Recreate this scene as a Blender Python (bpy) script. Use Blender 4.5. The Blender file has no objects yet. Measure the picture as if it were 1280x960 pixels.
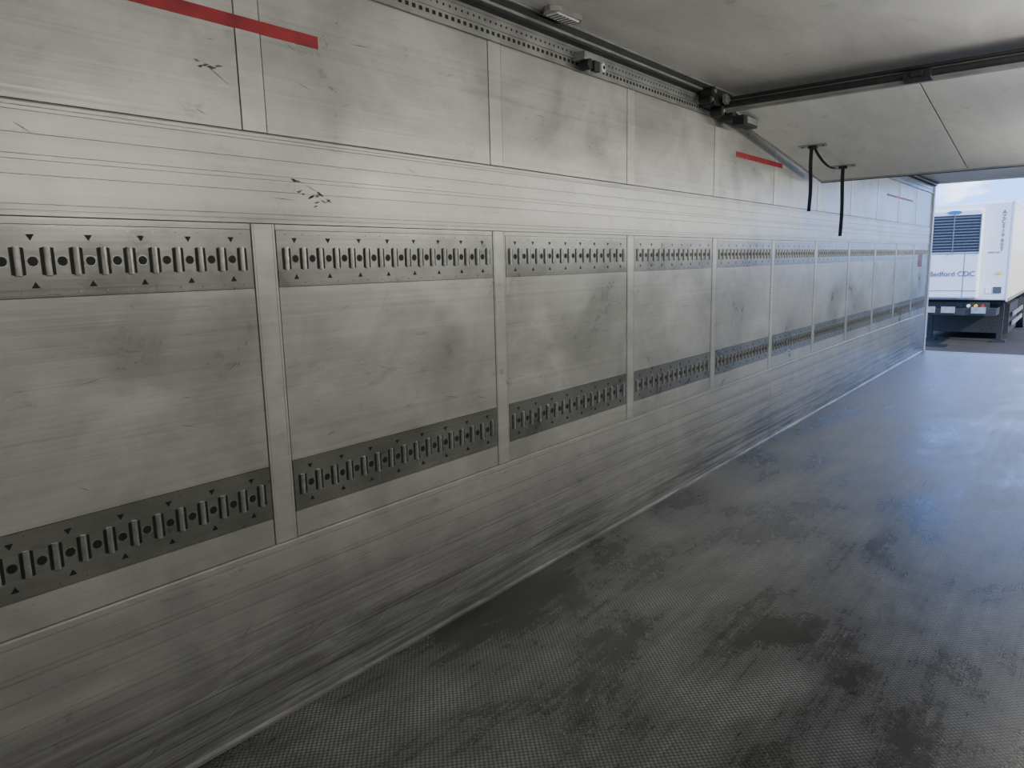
import bpy, math, random
from mathutils import Vector, Matrix
random.seed(7)
scene=bpy.context.scene
D=2.12; CH=1.55; ZC=2.66; YR=-0.36; XR=13.35; XF=-1.15
X0=1.325; P=1.196; PW=0.086

# ---------------------------------------------------------------- materials
def new_mat(name):
    m=bpy.data.materials.new(name); m.use_nodes=True
    nt=m.node_tree; b=nt.nodes['Principled BSDF']
    return m,nt,b
def N(nt,t,**k):
    n=nt.nodes.new(t)
    for a,v in k.items(): setattr(n,a,v)
    return n
def simple(name,col,rough=.5,metal=0.,noise=.0,scale=20):
    m,nt,b=new_mat(name)
    b.inputs['Roughness'].default_value=rough; b.inputs['Metallic'].default_value=metal
    tc=N(nt,'ShaderNodeTexCoord'); no=N(nt,'ShaderNodeTexNoise'); no.inputs['Scale'].default_value=scale
    nt.links.new(tc.outputs['Object'],no.inputs['Vector'])
    r=N(nt,'ShaderNodeValToRGB')
    a=max(0,1-noise); c=1+noise
    r.color_ramp.elements[0].position=.3; r.color_ramp.elements[1].position=.7
    r.color_ramp.elements[0].color=(*[x*a for x in col],1); r.color_ramp.elements[1].color=(*[min(1,x*c) for x in col],1)
    nt.links.new(no.outputs['Fac'],r.inputs['Fac']); nt.links.new(r.outputs['Color'],b.inputs['Base Color'])
    return m
def noise(nt,tc,sc,scale,detail=4,rough=.6,dist=0.,rot=(0,0,0)):
    mp=N(nt,'ShaderNodeMapping'); mp.inputs['Scale'].default_value=sc; mp.inputs['Rotation'].default_value=rot
    nt.links.new(tc.outputs['Object'],mp.inputs['Vector'])
    n=N(nt,'ShaderNodeTexNoise'); n.inputs['Scale'].default_value=scale; n.inputs['Detail'].default_value=detail
    n.inputs['Roughness'].default_value=rough; n.inputs['Distortion'].default_value=dist
    nt.links.new(mp.outputs['Vector'],n.inputs['Vector'])
    return n.outputs['Fac']
def mrange(nt,src,a,b,c=0.,d=1.):
    n=N(nt,'ShaderNodeMapRange'); n.inputs['From Min'].default_value=a; n.inputs['From Max'].default_value=b
    n.inputs['To Min'].default_value=c; n.inputs['To Max'].default_value=d
    nt.links.new(src,n.inputs['Value']); return n.outputs['Result']
def math_(nt,op,a,b):
    n=N(nt,'ShaderNodeMath',operation=op)
    for i,v in enumerate((a,b)):
        if isinstance(v,(int,float)): n.inputs[i].default_value=v
        else: nt.links.new(v,n.inputs[i])
    return n.outputs[0]
def mix(nt,fac,a,b):
    n=N(nt,'ShaderNodeMix',data_type='RGBA')
    if isinstance(fac,(int,float)): n.inputs['Factor'].default_value=fac
    else: nt.links.new(fac,n.inputs['Factor'])
    for k,v in ((6,a),(7,b)):
        if isinstance(v,tuple): n.inputs[k].default_value=(*v,1)
        else: nt.links.new(v,n.inputs[k])
    return n.outputs[2]
def metal_mat(name,c1,c2,metal,r1,r2,dirt=0.,low=False,bump=.15):
    m,nt,b=new_mat(name)
    tc=N(nt,'ShaderNodeTexCoord')
    streak=noise(nt,tc,(.10,1,38),1.8,4,.6)
    fine=noise(nt,tc,(.5,1,170),1.5,2,.6)
    blot=noise(nt,tc,(1,1,1.3),2.1,5,.65,.5)
    s=math_(nt,'ADD',math_(nt,'MULTIPLY',streak,.22),math_(nt,'MULTIPLY',blot,.78))
    s=mrange(nt,s,.36,.62)
    col=mix(nt,s,c1,c2)
    f=mrange(nt,fine,.60,.72,0,.22)
    col=mix(nt,f,col,tuple(x*.55 for x in c1))
    smudge=noise(nt,tc,(1,1,2.0),4.5,7,.78,1.2)
    sm=mrange(nt,smudge,.59,.76,0,.65+dirt*.3)
    col=mix(nt,sm,col,(.13,.13,.12))
    hs=mrange(nt,noise(nt,tc,(.35,1,9),2.6,6,.75,.6),.60,.74,0,.38)
    col=mix(nt,hs,col,(.15,.15,.14))
    if low:
        sep=N(nt,'ShaderNodeSeparateXYZ'); nt.links.new(tc.outputs['Object'],sep.inputs[0])
        h=mrange(nt,sep.outputs['Z'],.62,.12)
        st=noise(nt,tc,(.45,1,9),2.4,7,.75,.6)
        st=mrange(nt,st,.36,.60,.28,1)
        gate=mrange(nt,noise(nt,tc,(.8,1,1),.9,3),.35,.6,.65,1)
        d=math_(nt,'MULTIPLY',math_(nt,'MULTIPLY',h,st),gate)
        d=math_(nt,'MULTIPLY',d,.92)
        col=mix(nt,d,col,(.065,.065,.065))
    nt.links.new(col,b.inputs['Base Color'])
    b.inputs['Metallic'].default_value=metal
    nt.links.new(mrange(nt,blot,.3,.7,r1,r2),b.inputs['Roughness'])
    dent=noise(nt,tc,(1,1,1),4.5,1,.4)
    h=math_(nt,'ADD',math_(nt,'MULTIPLY',dent,1.),math_(nt,'MULTIPLY',streak,.10))
    bp=N(nt,'ShaderNodeBump'); bp.inputs['Strength'].default_value=bump; bp.inputs['Distance'].default_value=.02
    nt.links.new(h,bp.inputs['Height']); nt.links.new(bp.outputs[0],b.inputs['Normal'])
    return m
M_sheet=metal_mat('worn_aluminium_sheet',(.38,.378,.342),(.57,.568,.52),.3,.26,.44,bump=.24)
M_post=metal_mat('aluminium_post',(.45,.447,.405),(.63,.626,.58),.3,.28,.43)
M_kick=metal_mat('scuffed_kick_plate',(.40,.397,.368),(.58,.575,.535),.3,.30,.46,low=True,bump=.12)
M_track=metal_mat('galvanised_track_steel',(.23,.235,.21),(.37,.37,.335),.6,.24,.38,bump=.14)
M_bar=simple('track_bar_steel',(.52,.52,.48),.25,.6,.15,60)
M_hole=simple('slot_shadow_black',(.012,.012,.012),.7,0,.2)
M_gap=simple('joint_dark',(.09,.09,.085),.6,0,.2)
M_red=simple('red_tape',(.34,.018,.025),.5,0,.25,12)
M_alu=simple('rail_aluminium',(.36,.36,.34),.35,.5,.2,8)
M_rub=simple('black_rubber',(.022,.022,.024),.55,0,.3)
M_whi=simple('white_plastic',(.75,.75,.73),.4,0,.05)
M_strap=simple('dark_webbing',(.02,.024,.035),.8,0,.3,80)
M_scuff=simple('scuff_grey',(.14,.14,.13),.6,.2,.4,40)
M_bright=simple('scratch_bright',(.50,.50,.46),.4,.2,.1,40)
def ceil_mat(name,c1,c2):
    m,nt,b=new_mat(name); tc=N(nt,'ShaderNodeTexCoord')
    a=noise(nt,tc,(.6,2.2,1),1.4,5,.7,.8); c=noise(nt,tc,(1,1,1),6,7,.78,1.5)
    col=mix(nt,mrange(nt,a,.35,.65),c1,c2)
    col=mix(nt,mrange(nt,c,.58,.76,0,.6),col,(.17,.165,.15))
    nt.links.new(col,b.inputs['Base Color'])
    nt.links.new(mrange(nt,a,.3,.7,.35,.6),b.inputs['Roughness'])
    b.inputs['Metallic'].default_value=.05
    return m
M_ceil=ceil_mat('stained_ceiling_sheet',(.54,.537,.515),(.70,.695,.67))
M_panel=ceil_mat('bulkhead_grp',(.72,.725,.71),(.86,.865,.845))
def floor_mat():
    m,nt,b=new_mat('anti_slip_floor'); tc=N(nt,'ShaderNodeTexCoord')
    big=noise(nt,tc,(.7,1.25,1),1.4,9,.68,.25)
    lin=noise(nt,tc,(.30,14,1),1.6,4,.6,0)
    s=math_(nt,'ADD',math_(nt,'MULTIPLY',big,.82),math_(nt,'MULTIPLY',lin,.18))
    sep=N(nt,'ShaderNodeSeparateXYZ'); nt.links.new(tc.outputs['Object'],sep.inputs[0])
    s=math_(nt,'ADD',s,mrange(nt,sep.outputs['X'],1.2,8,-.03,.07))  # floor colour lightened towards the rear, painting in daylight from the door
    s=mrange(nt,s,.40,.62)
    col=mix(nt,s,(.022,.022,.024),(.38,.38,.385))
    scr=mrange(nt,noise(nt,tc,(1.1,30,1),2.2,3,.6,.1,(0,0,.05)),.64,.70,0,.7)
    col=mix(nt,scr,col,(.022,.022,.022))
    mp=N(nt,'ShaderNodeMapping'); mp.inputs['Rotation'].default_value=(0,0,math.radians(45))
    nt.links.new(tc.outputs['Object'],mp.inputs['Vector'])
    vo=N(nt,'ShaderNodeTexVoronoi'); vo.inputs['Scale'].default_value=70; vo.inputs['Randomness'].default_value=.1
    nt.links.new(mp.outputs['Vector'],vo.inputs['Vector'])
    cell=mrange(nt,vo.outputs['Distance'],.22,.55,0,.90)
    col=mix(nt,cell,col,(.018,.018,.018))
    nt.links.new(col,b.inputs['Base Color'])
    nt.links.new(mrange(nt,s,0,1,.22,.40),b.inputs['Roughness'])
    bp=N(nt,'ShaderNodeBump'); bp.inputs['Strength'].default_value=.3; bp.inputs['Distance'].default_value=.0015
    nt.links.new(vo.outputs['Distance'],bp.inputs['Height']); bp.invert=True
    bp2=N(nt,'ShaderNodeBump'); bp2.inputs['Strength'].default_value=.12; bp2.inputs['Distance'].default_value=.01
    nt.links.new(big,bp2.inputs['Height']); nt.links.new(bp.outputs[0],bp2.inputs['Normal'])
    nt.links.new(bp2.outputs[0],b.inputs['Normal'])
    b.inputs['Specular IOR Level'].default_value=1.
    return m
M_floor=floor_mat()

# ---------------------------------------------------------------- mesh builder
class MB:
    def __init__(s): s.v=[];s.f=[];s.m=[];s.mats=[]
    def mi(s,mat):
        if mat not in s.mats: s.mats.append(mat)
        return s.mats.index(mat)
    def face(s,pts,mat):
        n=len(s.v); s.v+=[tuple(p) for p in pts]; s.f.append(tuple(range(n,n+len(pts)))); s.m.append(s.mi(mat))
    def box(s,x0,x1,y0,y1,z0,z1,mat,M=None):
        c=[(x0,y0,z0),(x1,y0,z0),(x1,y1,z0),(x0,y1,z0),(x0,y0,z1),(x1,y0,z1),(x1,y1,z1),(x0,y1,z1)]
        if M: c=[tuple(M@Vector(p)) for p in c]
        n=len(s.v); s.v+=c; i=s.mi(mat)
        for f in ((0,3,2,1),(4,5,6,7),(0,1,5,4),(1,2,6,5),(2,3,7,6),(3,0,4,7)):
            s.f.append(tuple(n+k for k in f)); s.m.append(i)
    def prism(s,prof,ax,a,b,mat,M=None):
        def mk(p,t):
            q={'x':(t,p[0],p[1]),'y':(p[0],t,p[1]),'z':(p[0],p[1],t)}[ax]
            return tuple(M@Vector(q)) if M else q
        n=len(s.v);k=len(prof); s.v+=[mk(p,a) for p in prof]+[mk(p,b) for p in prof]; i=s.mi(mat)
        for j in range(k):
            s.f.append((n+j,n+(j+1)%k,n+k+(j+1)%k,n+k+j)); s.m.append(i)
        s.f.append(tuple(n+j for j in range(k-1,-1,-1))); s.m.append(i)
        s.f.append(tuple(n+k+j for j in range(k))); s.m.append(i)
    def cyl(s,c,r,ax,a,b,mat,k=16,M=None,sx=1,sz=1):
        s.prism([(c[0]+r*sx*math.cos(2*math.pi*j/k),c[1]+r*sz*math.sin(2*math.pi*j/k)) for j in range(k)],ax,a,b,mat,M)
    def obj(s,name,parent=None,bevel=0):
        me=bpy.data.meshes.new(name); me.from_pydata(s.v,[],s.f)
        for m in s.mats: me.materials.append(m)
        me.polygons.foreach_set('material_index',s.m); me.update()
        import bmesh
        bm=bmesh.new(); bm.from_mesh(me); bmesh.ops.recalc_face_normals(bm,faces=bm.faces); bm.to_mesh(me); bm.free()
        o=bpy.data.objects.new(name,me); scene.collection.objects.link(o)
        if parent: o.parent=parent
        if bevel:
            b=o.modifiers.new('bevel','BEVEL'); b.width=bevel; b.segments=2; b.limit_method='ANGLE'
        return o
def empty(name,loc=(0,0,0)):
    o=bpy.data.objects.new(name,None); o.location=loc; scene.collection.objects.link(o); return o

# ---------------------------------------------------------------- left wall
Z_KT=.624; Z_MT=1.70; Z_UT=1.98
LT=(.717,.897); UT=(1.494,1.678)
w=MB()
w.box(XF,XR,D,D+.06,-.06,ZC,M_gap)
wall=w.obj('wall_left')
def ribbed(name,z0,z1,off,grooves,mat,x0,x1,foot=False):
    pts=[]
    if foot: pts+=[(D,z0),(D-.024,z0),(D-.022,z0+.008),(D-.012,z0+.016)]
    else: pts+=[(D,z0),(D-off,z0)]
    for g,wd,dp in sorted(grooves):
        pts+=[(D-off,g-wd/2),(D-off+dp,g-wd/2+.001),(D-off+dp,g+wd/2-.001),(D-off,g+wd/2)]
    pts+=[(D-off,z1-.004),(D-off+.004,z1),(D,z1)]
    b=MB(); b.prism(pts,'x',x0,x1,mat); return b.obj(name,wall)
kg=[(.05,.004,.004),(.10,.004,.004),(.135,.003,.003),(.20,.005,.005),(.215,.003,.003),(.29,.003,.003),(.355,.006,.005),(.375,.003,.003),(.45,.003,.003),(.505,.006,.006),(.52,.003,.003),(.60,.005,.005)]
xs=6.18
ribbed('kick_plate_front',0,Z_KT-.003,.012,kg,M_kick,XF,xs-.003,True)
ribbed('kick_plate_rear',0,Z_KT-.003,.012,kg,M_kick,xs+.003,XR,True)
ug=[(1.712,.005,.004),(1.728,.003,.003),(1.80,.003,.003),(1.835,.006,.004),(1.85,.003,.003),(1.90,.004,.004),(1.955,.004,.004),(1.966,.003,.003)]
ribbed('rub_band',Z_MT,Z_UT,.008,ug,M_sheet,XF,XR)
sh=MB(); po=MB()
g=.003
for k in range(-2,11):
    xa=X0+P*k; xb=xa+PW; xc=xa+P
    def clip(a,b): return max(a,XF),min(b,XR)
    a,b=clip(xa,xb)
    if b>a+.01:
        po.box(a+g*.5,b-g*.5,D-.005,D,Z_KT,Z_MT-.003,M_post)
        po.box(a+g*.5,b-g*.5,D-.005,D,Z_UT+.004,ZC,M_post)
        for xx in (a+.008,b-.010): po.box(xx,xx+.002,D-.0062,D-.005,Z_KT,Z_MT-.003,M_bright)
    a,b=clip(xb,xc)
    if b>a+.02:
        sh.box(a+g,b-g,D-.003,D,Z_KT,LT[0]-.002,M_sheet)
        sh.box(a+g,b-g,D-.003,D,LT[1]+.002,UT[0]-.002,M_sheet)
        sh.box(a+g,b-g,D-.003,D,UT[1]+.002,Z_MT-.003,M_sheet)
        sh.box(a+g,b-g,D-.003,D,Z_UT+.004,ZC,M_sheet)
sh.obj('wall_sheets',wall); po.obj('wall_posts',wall)
rd=MB()
rd.box(.2,.77*D,D-.0055,D-.003,2.281,2.320,M_red)
rd.box(2.50*D,2.97*D,D-.0065,D-.003,2.285,2.322,M_red)
rd.box(10.2,11.8,D-.0065,D-.003,2.29,2.31,M_red)
rd.box(12.5,12.8,D-.0065,D-.003,1.37,1.56,M_red)
rd.obj('red_stripes',wall)
sc=MB()
def mark(x,z,L,ang,wd,mat):
    dx=math.cos(ang)*L/2; dz=math.sin(ang)*L/2; nx=-math.sin(ang)*wd/2; nz=math.cos(ang)*wd/2
    off=.0036
    if z<Z_KT: off=.0125
    elif Z_MT<z<Z_UT: off=.0085
    y=D-off
    sc.face([(x-dx,y,z-dz),(x+nx,y,z+nz),(x+dx,y,z+dz),(x-nx,y,z-nz)],mat)
for i in range(320):
    x=random.uniform(.6,12); z=random.choice([random.uniform(.06,.6),random.uniform(.95,1.45),random.uniform(1.72,1.95),random.uniform(2.0,2.4)])
    ph=(x-X0)%P
    if .6<z<1.72 or z>1.98:
        if ph<PW+.06: continue
    mark(x,z,random.uniform(.02,.12),random.gauss(0,.3),random.uniform(.001,.003),random.choice([M_scuff,M_scuff,M_bright]))
for i in range(90):
    x=random.uniform(.6,5.5); z=random.uniform(.05,.28)
    mark(x,z,random.uniform(.06,.22),random.uniform(.15,.6),random.uniform(.001,.003),random.choice([M_scuff,M_scuff,M_bright]))
for (x,z) in [(1.52,1.80),(1.56,1.785),(1.60,1.80),(1.58,1.77),(1.62,1.775),(1.50,1.835),(1.22,2.16),(1.25,2.155),(1.19,2.155)]:
    for j in range(3): mark(x+random.uniform(-.015,.015),z+random.uniform(-.01,.01),random.uniform(.015,.035),random.uniform(-.6,.6),random.uniform(.004,.010),M_scuff)
sc.obj('scuff_marks',wall)

# lashing tracks
def track(z0,z1):
    t=MB(); zc=(z0+z1)/2
    for k in range(-2,11):
        a=max(X0+P*k+PW+.004,XF); b=min(X0+P*(k+1)-.004,XR-.02)
        if b<a+.2: continue
        t.box(a,b,D-.004,D-.0002,z0,z1,M_track)
        n=int((b-a-.03)/.0655); st=(b-a)/(n)
        for i in range(n):
            x=a+st*(i+.5)
            for sgn in (-1,1):
                t.prism([(x+sgn*.0075,zc-.036),(x+sgn*.0165,zc-.034),(x+sgn*.0165,zc+.034),(x+sgn*.0075,zc+.036)],'y',D-.0046,D-.004,M_hole)
            prof=[(x+.0085*math.cos(u*math.pi/6),D-.0042-.0075*math.sin(u*math.pi/6)) for u in range(7)]
            t.prism(prof,'z',zc-.037,zc+.037,M_bar)
            if i<n-1:
                xm=x+st/2
                t.cyl((xm,zc),.0145,'y',D-.0043,D-.004,M_bar,14)
                t.cyl((xm,zc),.0122,'y',D-.0050,D-.004,M_hole,14)
                if i%2==0:
                    t.prism([(xm-.010,z1-.024),(xm+.010,z1-.024),(xm,z1-.040)],'y',D-.0047,D-.004,M_hole)
                    t.prism([(xm-.010,z0+.024),(xm+.010,z0+.024),(xm,z0+.040)],'y',D-.0047,D-.004,M_hole)
            for zz in (z0+.012,z1-.012):
                t.cyl((x,zz),.0024,'y',D-.0052,D-.004,M_bar,6)
    return t
track(*UT).obj('lashing_track'); track(*LT).obj('lashing_track')

# ---------------------------------------------------------------- rest of shell
r=MB(); r.box(XF,XR,YR-.06,YR,-.06,ZC,M_sheet)
wr=r.obj('wall_right')
r=MB()
for k in range(-2,11):
    xa=X0+P*k
    if xa+PW<XR and xa>XF: r.box(xa,xa+PW,YR,YR+.005,.62,ZC-.004,M_post)
r.box(XF,XR,YR,YR+.012,.0,.62,M_kick); r.box(XF,XR,YR,YR+.008,1.7,1.98,M_sheet)
for z0,z1 in (LT,UT): r.box(XF,XR,YR+.0,YR+.0045,z0,z1,M_track)
r.obj('right_posts_and_bands',wr)
r=MB(); r.box(XF-.06,XF,YR-.06,D+.06,-.06,ZC,M_sheet); r.obj('wall_front')
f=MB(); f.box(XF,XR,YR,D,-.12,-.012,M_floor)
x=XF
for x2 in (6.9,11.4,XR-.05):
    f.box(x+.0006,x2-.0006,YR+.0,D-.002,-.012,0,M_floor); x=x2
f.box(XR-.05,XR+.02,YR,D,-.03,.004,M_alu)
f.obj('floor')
c=MB(); c.box(XF,XR,YR-.06,D+.06,ZC,ZC+.07,M_ceil); ce=c.obj('ceiling')
c=MB()
for xx in (9.5,): c.box(xx,xx+.03,YR+.05,D-.12,ZC-.002,ZC,M_gap)
c.obj('ceiling_seams',ce)

# corner rail
ra=MB()
ra.box(XF,XR-.05,D-.012,D-.006,2.505,2.60,M_alu)
ra.box(XF,XR-.05,D-.022,D-.012,2.495,2.507,M_alu)
ra.box(XF,XR-.05,D-.022,D-.012,2.545,2.552,M_alu)
ra.box(XF,XR-.05,D-.020,D-.012,2.590,2.602,M_alu)
x=XF+.03
while x<9:
    ra.box(x-.009,x+.009,D-.0128,D-.012,2.521,2.536,M_hole)
    ra.cyl((x+.02,2.572),.0055,'y',D-.0128,D-.012,M_hole,8)
    x+=.036
ra.box(XF,XR-.05,D-.065,D-.012,2.602,2.612,M_rub)
ra.box(XF,XR-.05,D-.072,D-.012,2.612,ZC-.001,M_alu)
ra.box(XF,XR-.05,D-.078,D-.072,2.625,ZC-.001,M_rub)
ra.box(XF,XR-.05,D-.090,D-.078,2.648,ZC-.001,M_alu)
ra.obj('ceiling_rail')
b=MB()
b.box(3.16,3.32,D-.085,D-.014,2.53,2.57,M_alu)
b.cyl((3.19,2.51),.026,'y',D-.10,D-.05,M_rub,16)
b.cyl((3.28,2.505),.022,'y',D-.12,D-.05,M_whi,16)
b.cyl((3.28,2.505),.009,'y',D-.125,D-.12,M_rub,12)
b.box(3.21,3.26,D-.11,D-.086,2.48,2.53,M_rub)
b.obj('rail_bracket',bevel=.003)
b=MB()
yl=D-.165; xl=2.88
b.prism([(xl-.12,yl),(xl-.09,yl-.03),(xl+.09,yl-.03),(xl+.12,yl),(xl+.12,yl+.03),(xl+.09,yl+.06),(xl-.09,yl+.06),(xl-.12,yl+.03)],'z',ZC-.022,ZC-.0002,M_alu)
b.box(xl-.085,xl+.085,yl-.015,yl+.045,ZC-.029,ZC-.022,M_whi)
for i in range(6): b.box(xl-.075+i*.027,xl-.069+i*.027,yl-.012,yl+.042,ZC-.031,ZC-.029,M_rub)
b.obj('ceiling_lamp',bevel=.002)

# strip lamps on the right wall (added as interior fill, out of view; lens + light)
M_fill_lens,nt,bb=new_mat('fill_lens'); bb.inputs['Base Color'].default_value=(.9,.9,.88,1); bb.inputs['Emission Color'].default_value=(1,.96,.88,1); bb.inputs['Emission Strength'].default_value=2
for i,xx in enumerate((-.2,1.9,4.1,6.3,8.5,10.7)):
    b=MB(); b.box(xx-.65,xx+.65,YR+.0085,YR+.045,2.08,2.18,M_alu); b.box(xx-.62,xx+.62,YR+.045,YR+.055,2.09,2.17,M_fill_lens)
    lo=b.obj('fill_lamp',bevel=.004)
    ld=bpy.data.lights.new('fill_tube','AREA'); ld.shape='RECTANGLE'; ld.size=1.2; ld.size_y=.08
    ld.energy=(10,12,16,18,18,20)[i]; ld.color=(1,.98,.935)
    l=bpy.data.objects.new('fill_tube',ld); scene.collection.objects.link(l)
    l.location=(xx,YR+.06,2.13); l.rotation_euler=Vector((0,1,0.0)).to_track_quat('-Z','Z').to_euler(); l.parent=lo

# ---------------------------------------------------------------- folded up bulkhead
bk=empty('bulkhead_partition',(4.79,.88,2.525))
ang=math.atan(.137)
MT=Matrix.Translation((4.79,0,2.525))@Matrix.Rotation(ang,4,'Y')
inv=Matrix.Translation((-4.79,-.88,-2.525))
def bobj(mb,name,bevel=0):
    o=mb.obj(name,bk,bevel); o.matrix_parent_inverse=inv; return o
LP=2.27; YA=YR+.07; YB=D-.125
p=MB()
p.box(.03,LP,YA,.872,.0,.06,M_panel,MT); p.box(.03,LP,.880,YB,.0,.06,M_panel,MT)
p.box(.03,LP,.872,.880,.006,.058,M_gap,MT)
bobj(p,'panel')
p=MB()
p.box(-.02,.03,YA-.02,YB+.08,-.004,.066,M_alu,MT)
p.cyl((-.032,.012),.020,'y',YA-.03,YB+.08,M_rub,12,MT)
p.cyl((-.030,.052),.010,'y',YA-.03,YB+.08,M_rub,12,MT)
p.box(-.024,-.020,YA,YB,.03,.042,M_alu,MT)
p.box(.03,.055,YA,YB,-.010,0,M_alu,MT)
p.box(LP-.01,LP+.02,YA-.02,YB+.02,-.006,.066,M_rub,MT)
p.box(LP-.05,LP-.01,YA-.01,YB+.01,-.006,.0,M_alu,MT)
p.box(0,LP,YB,YB+.02,-.006,.066,M_alu,MT)
p.box(0,LP,YA-.02,YA,-.006,.066,M_alu,MT)
bobj(p,'edge_profiles',.002)
p=MB()
p.box(-.06,.02,.80,.94,-.016,.03,M_rub,MT)
p.box(-.075,-.06,.84,.90,-.01,.02,M_rub,MT)
bobj(p,'centre_latch',.004)
p=MB()
for s,y in ((1.075,1.745),(1.76,1.70)):
    p.box(s-.03,s+.03,y-.10,y+.10,-.006,0,M_alu,MT)
    p.box(s-.018,s+.018,y-.03,y+.03,-.022,-.006,M_rub,MT)
    for q in (-.075,.075): p.cyl((s,y+q),.007,'z',-.010,-.006,M_rub,8,MT)
bobj(p,'strap_plates')
p=MB()
p.box(4.62,4.87,D-.12,D-.022,2.53,2.60,M_rub)
for xx,zz,rr in ((4.58,2.60,.032),(4.72,2.50,.030),(4.90,2.50,.036),(4.54,2.545,.022)):
    p.cyl((xx,zz),rr,'y',D-.14,D-.06,M_rub,18); p.cyl((xx,zz),rr*.45,'y',D-.15,D-.14,M_alu,12)
p.box(4.88,5.12,D-.22,D-.14,2.43,2.49,M_rub,)
p.box(4.91,5.08,D-.235,D-.22,2.44,2.48,M_alu)
p.prism([(4.70,2.60),(5.05,2.49),(5.05,2.46),(4.70,2.55)],'y',D-.17,D-.14,M_alu)
bobj(p,'carriage',.003)
def ribbon(name,pts,wd,axis,th=.003):
    m=MB(); a=Vector(axis)*wd/2
    for i in range(len(pts)-1):
        p0=Vector(pts[i]);p1=Vector(pts[i+1]); d=(p1-p0).normalized(); n=d.cross(a).normalized()*th/2
        q=[p0-a-n,p0+a-n,p1+a-n,p1-a-n,p0-a+n,p0+a+n,p1+a+n,p1-a+n]
        k=len(m.v); m.v+=[tuple(x) for x in q]; mi=m.mi(M_strap)
        for f_ in ((0,3,2,1),(4,5,6,7),(0,1,5,4),(1,2,6,5),(2,3,7,6),(3,0,4,7)):
            m.f.append(tuple(k+x for x in f_)); m.m.append(mi)
    return m.obj(name)
z1=2.525-.137*1.075-.02; z2=2.525-.137*1.76-.02
ribbon('hanging_strap',[(5.862,1.755+.004*math.sin(i*.9),z1+.012-(z1-1.885)*i/8) for i in range(9)],.026,(0,1,0))
ribbon('hanging_strap',[(6.545,1.70+.004*math.sin(i*.7+1),z2+.012-(z2-1.706)*i/8) for i in range(9)],.028,(0,1,0))
loop=[]
for i in range(13):
    t=i/12; loop.append((5.89+t*.63,1.745-.04*t,z1+.01+(z2-z1)*t-.16*4*t*(1-t)*.4))
ribbon('hanging_strap',loop,.022,(0,1,0))

# ---------------------------------------------------------------- rear frame
t=MB()
t.box(XR,XR+.10,D-.03,D+.10,-.15,ZC+.10,M_whi)
t.box(XR,XR+.10,YR-.10,YR+.03,-.15,ZC+.10,M_whi)
t.box(XR,XR+.10,YR-.10,D+.10,ZC-.02,ZC+.12,M_whi)
t.box(XR,XR+.12,YR-.10,D+.10,-.25,-.02,M_alu)
t.obj('door_frame_rear',bevel=.004)

# ---------------------------------------------------------------- outside
def ground_mat():
    m,nt,b=new_mat('asphalt'); tc=N(nt,'ShaderNodeTexCoord')
    a=noise(nt,tc,(1,1,1),.4,8,.7); c_=noise(nt,tc,(1,1,1),30,3)
    col=mix(nt,mrange(nt,a,.35,.65),(.022,.020,.017),(.045,.041,.034)); col=mix(nt,mrange(nt,c_,.4,.7,0,.4),col,(.015,.015,.015))
    nt.links.new(col,b.inputs['Base Color']); b.inputs['Roughness'].default_value=.95; b.inputs['Specular IOR Level'].default_value=.2; return m
gm=MB(); gm.box(-60,160,-90,90,-1.45,-1.2,ground_mat()); gm.obj('ground')
M_tw=simple('trailer_white_paint',(.66,.68,.70),.35,0,.03,2)
M_sunlit=simple('trailer_sunlit_side',(.66,.59,.43),.4,0,.04,2)  # side tinted cream: warm sunlight put into the paint colour
M_grille=simple('grille_dark',(.03,.034,.04),.5,.2,.2)
M_slat=simple('grille_slat',(.15,.16,.18),.4,.3,.2)
M_chs=simple('chassis_black',(.03,.028,.026),.6,.2,.4)
M_tyre=simple('tyre_rubber',(.02,.02,.02),.8,0,.3)
M_blue=simple('badge_blue',(.02,.12,.40),.4)
M_grey=simple('lettering_grey',(.06,.065,.075),.5)
M_yel=simple('marker_yellow',(.8,.55,.05),.4)
TX=24.7; ty0,ty1=1.90,4.45
te=empty('refrigerated_trailer',(TX,3.17,-1.2)); tinv=Matrix.Translation((-TX,-3.17,1.2))
def tobj(mb,name,bevel=0):
    o=mb.obj(name,te,bevel); o.matrix_parent_inverse=tinv; return o
p=MB(); p.box(TX,TX+13.4,ty0+.01,ty1,.22,2.95,M_tw)
tobj(p,'body',.03)
p=MB(); p.box(TX+.03,TX+13.4,ty0-.004,ty0+.01,.24,2.92,M_sunlit)
p.box(TX-.01,TX+13.42,ty0-.012,ty0+.03,2.90,2.97,M_tw); p.box(TX-.01,TX+13.42,ty0-.012,ty0+.03,.18,.28,M_alu)
p.box(TX-.012,TX+.03,ty0-.012,ty0+.03,.2,2.97,M_tw)
for i in range(5): p.box(TX+1+i*2.6,TX+1.12+i*2.6,ty0-.02,ty0-.004,.30,.34,M_yel)
tobj(p,'side_panel')
p=MB(); u0,u1=2.58,3.95; ux=TX-.42
p.box(ux,TX,u0,u1,.28,2.78,M_tw); tobj(p,'fridge_unit_housing',.05)
p=MB()
p.box(ux-.012,ux,u0+.03,u1-.06,1.60,2.62,M_grille)
for i in range(12): p.box(ux-.030,ux-.010,u0+.05,u1-.08,1.64+i*.082,1.664+i*.082,M_slat)
for yy in (u0+.02,u1-.08,(u0+u1)/2-.02): p.box(ux-.04,ux-.008,yy,yy+.025,1.58,2.64,M_slat)
p.box(ux-.006,ux,u0+.02,u1-.02,1.545,1.56,M_grey)
p.box(ux-.006,ux,u0+.36,u0+.372,.32,1.55,M_grey)
p.box(ux-.006,ux,u0+.02,u1-.02,.50,.51,M_grey)
p.box(TX-.014,TX,2.05,2.25,.42,.60,M_grey); p.box(TX-.014,TX,2.08,2.20,.95,1.02,M_yel)
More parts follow.
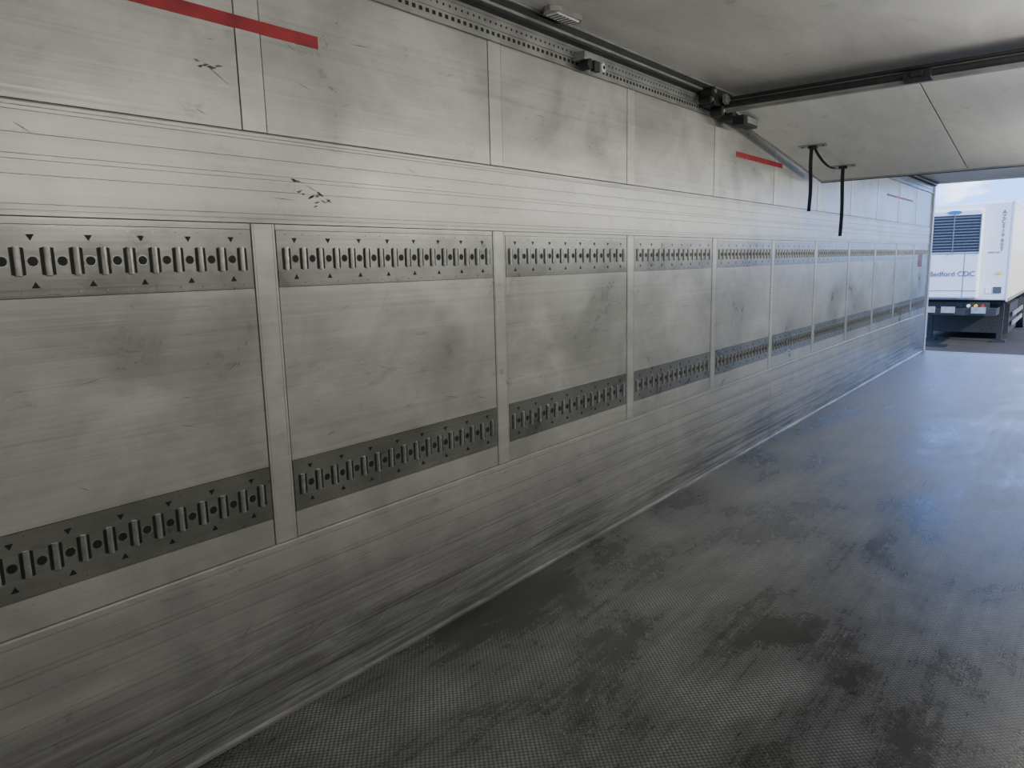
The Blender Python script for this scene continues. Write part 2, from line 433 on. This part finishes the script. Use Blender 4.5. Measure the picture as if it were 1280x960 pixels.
p.box(TX-.014,TX,2.30,2.42,.42,.60,M_whi)
tobj(p,'grille_and_trim')
p=MB(); p.cyl(((u0+u1)/2,2.70),.05,'x',ux-.012,ux,M_blue,20,None,3.6,1.0); tobj(p,'badge')
RT=Matrix(((0,0,-1),(-1,0,0),(0,1,0))).to_4x4()
def text(s,size,loc,mat,vert=False,name='lettering'):
    cu=bpy.data.curves.new(name,'FONT'); cu.body=s; cu.size=size; cu.extrude=.002; cu.materials.append(mat)
    if vert: cu.space_line=.85; cu.align_x='CENTER'
    o=bpy.data.objects.new(name,cu); scene.collection.objects.link(o); o.parent=te; o.matrix_parent_inverse=tinv; o.matrix_basis=Matrix.Translation(loc)@RT
text('Bedford CDC',.20,(ux-.01,3.80,.92),M_grey,name='depot_lettering')
text('A\nZ\nC\nS\n1\n9\n6\n0\nT',.15,(TX-.006,2.12,2.62),M_grey,True,'serial_lettering')
text('reefer line',.07,(TX-.006,2.45,1.55),M_grey,False,'small_lettering')
p=MB()
for yy in (2.75,3.55): p.box(TX+.3,TX+13,yy,yy+.12,-.18,.2,M_chs)
for i in range(10): p.box(TX+.4+i*1.3,TX+.5+i*1.3,ty0+.1,ty1-.1,.08,.2,M_chs)
p.cyl((TX+1.3,3.2),.07,'z',-.02,.2,M_alu,16); p.box(TX+.7,TX+1.9,2.6,3.8,.10,.2,M_alu)
for yy in (2.2,4.1):
    p.box(TX+2.3,TX+2.45,yy-.07,yy+.07,-1.1,.2,M_chs); p.box(TX+2.2,TX+2.55,yy-.18,yy+.18,-1.2,-1.12,M_chs)
p.box(TX+2.34,TX+2.40,2.2,4.1,-.4,-.32,M_chs)
p.box(TX+3.5,TX+7.2,ty0+.05,ty0+.09,-.75,-.62,M_alu); p.box(TX+3.5,TX+7.2,ty0+.05,ty0+.09,-.45,-.32,M_alu)
p.box(TX+3.2,TX+6.2,ty0+.15,ty1-.15,-1.0,-.05,M_chs)
p.box(TX-.05,TX+.1,2.3,4.1,.0,.16,M_chs)
p.box(TX-.30,TX+.6,2.1,4.2,-.20,.0,M_chs)
for yy in (2.35,3.1,3.6): p.box(TX-.34,TX-.30,yy,yy+.35,-.14,.04,M_alu)
for i,yy in enumerate((2.45,2.62,2.80,2.98)):
    p.cyl((yy,.06),.045,'x',TX-.14,TX-.04,(M_red,M_yel,M_whi,M_rub)[i],12)
tobj(p,'chassis_and_landing_legs')
p=MB()
for xx in (8.2,9.5,10.8):
    for yy in (ty0+.05,ty1-.40):
        p.cyl((TX+xx,-.70),.50,'y',yy,yy+.35,M_tyre,28); p.cyl((TX+xx,-.70),.27,'y',yy-.01,yy+.36,M_alu,20)
    p.cyl((TX+xx,-.70),.07,'y',ty0+.3,ty1-.3,M_chs,10)
tobj(p,'wheels')
random.seed(3)
hm=MB(); HM=simple('hedge_green',(.03,.035,.02),.9,0,.5,3)
n=60; rows=[]
for i in range(n+1):
    y=-40+i*1.4; h=1.2+random.uniform(-.3,.6); d=random.uniform(-.4,.4)
    rows.append([(46+d,y,-1.2),(45.6+d,y,-.4),(46+d*.5,y,h*.6),(46.6,y,h),(47.6,y,h*.9),(48.4,y,-1.2)])
for i in range(n):
    for j in range(5): hm.face([rows[i][j],rows[i][j+1],rows[i+1][j+1],rows[i+1][j]],HM)
hm.obj('hedge_row')

# ---------------------------------------------------------------- world / sun
wd=bpy.data.worlds.new('World'); scene.world=wd; wd.use_nodes=True; nt=wd.node_tree
bg=nt.nodes['Background']; tc=N(nt,'ShaderNodeTexCoord')
sep=N(nt,'ShaderNodeSeparateXYZ'); nt.links.new(tc.outputs['Generated'],sep.inputs[0])
grad=mix(nt,mrange(nt,sep.outputs['Z'],0,.22),(.20,.40,.90),(.12,.29,.80))
mp=N(nt,'ShaderNodeMapping'); mp.inputs['Scale'].default_value=(1,1,3.2); nt.links.new(tc.outputs['Generated'],mp.inputs['Vector'])
cl=N(nt,'ShaderNodeTexNoise'); cl.inputs['Scale'].default_value=9; cl.inputs['Detail'].default_value=6; nt.links.new(mp.outputs[0],cl.inputs['Vector'])
col=mix(nt,mrange(nt,cl.outputs['Fac'],.50,.68),grad,(1.,1.,1.))
nt.links.new(col,bg.inputs['Color']); bg.inputs['Strength'].default_value=4.8
sd=bpy.data.lights.new('sun','SUN'); sd.energy=8; sd.angle=.01; sd.color=(1,.93,.8)
so=bpy.data.objects.new('sun',sd); scene.collection.objects.link(so)
so.rotation_euler=Vector((.22,.75,-.6)).to_track_quat('-Z','Y').to_euler()
so.location=(10,-10,20)

# ---------------------------------------------------------------- camera
F=905.
L=Vector((1373-640,313-480,F)).normalized()
dvx=130.; dvy=((1373-640)*dvx+F*F)/(480-313)
Dn=Vector((dvx,dvy,F)).normalized()
Rt=Dn.cross(L).normalized(); Lf=-Rt
right=Vector((L.x,Lf.x,-Dn.x)); up=-Vector((L.y,Lf.y,-Dn.y)); back=-Vector((L.z,Lf.z,-Dn.z))
cam=bpy.data.cameras.new('camera'); co=bpy.data.objects.new('camera',cam); scene.collection.objects.link(co)
M=Matrix((right,up,back)).transposed().to_4x4(); M.translation=(0,0,CH); co.matrix_world=M
cam.sensor_width=36; cam.lens=F/1280*36; cam.clip_start=.02; cam.clip_end=500
scene.camera=co
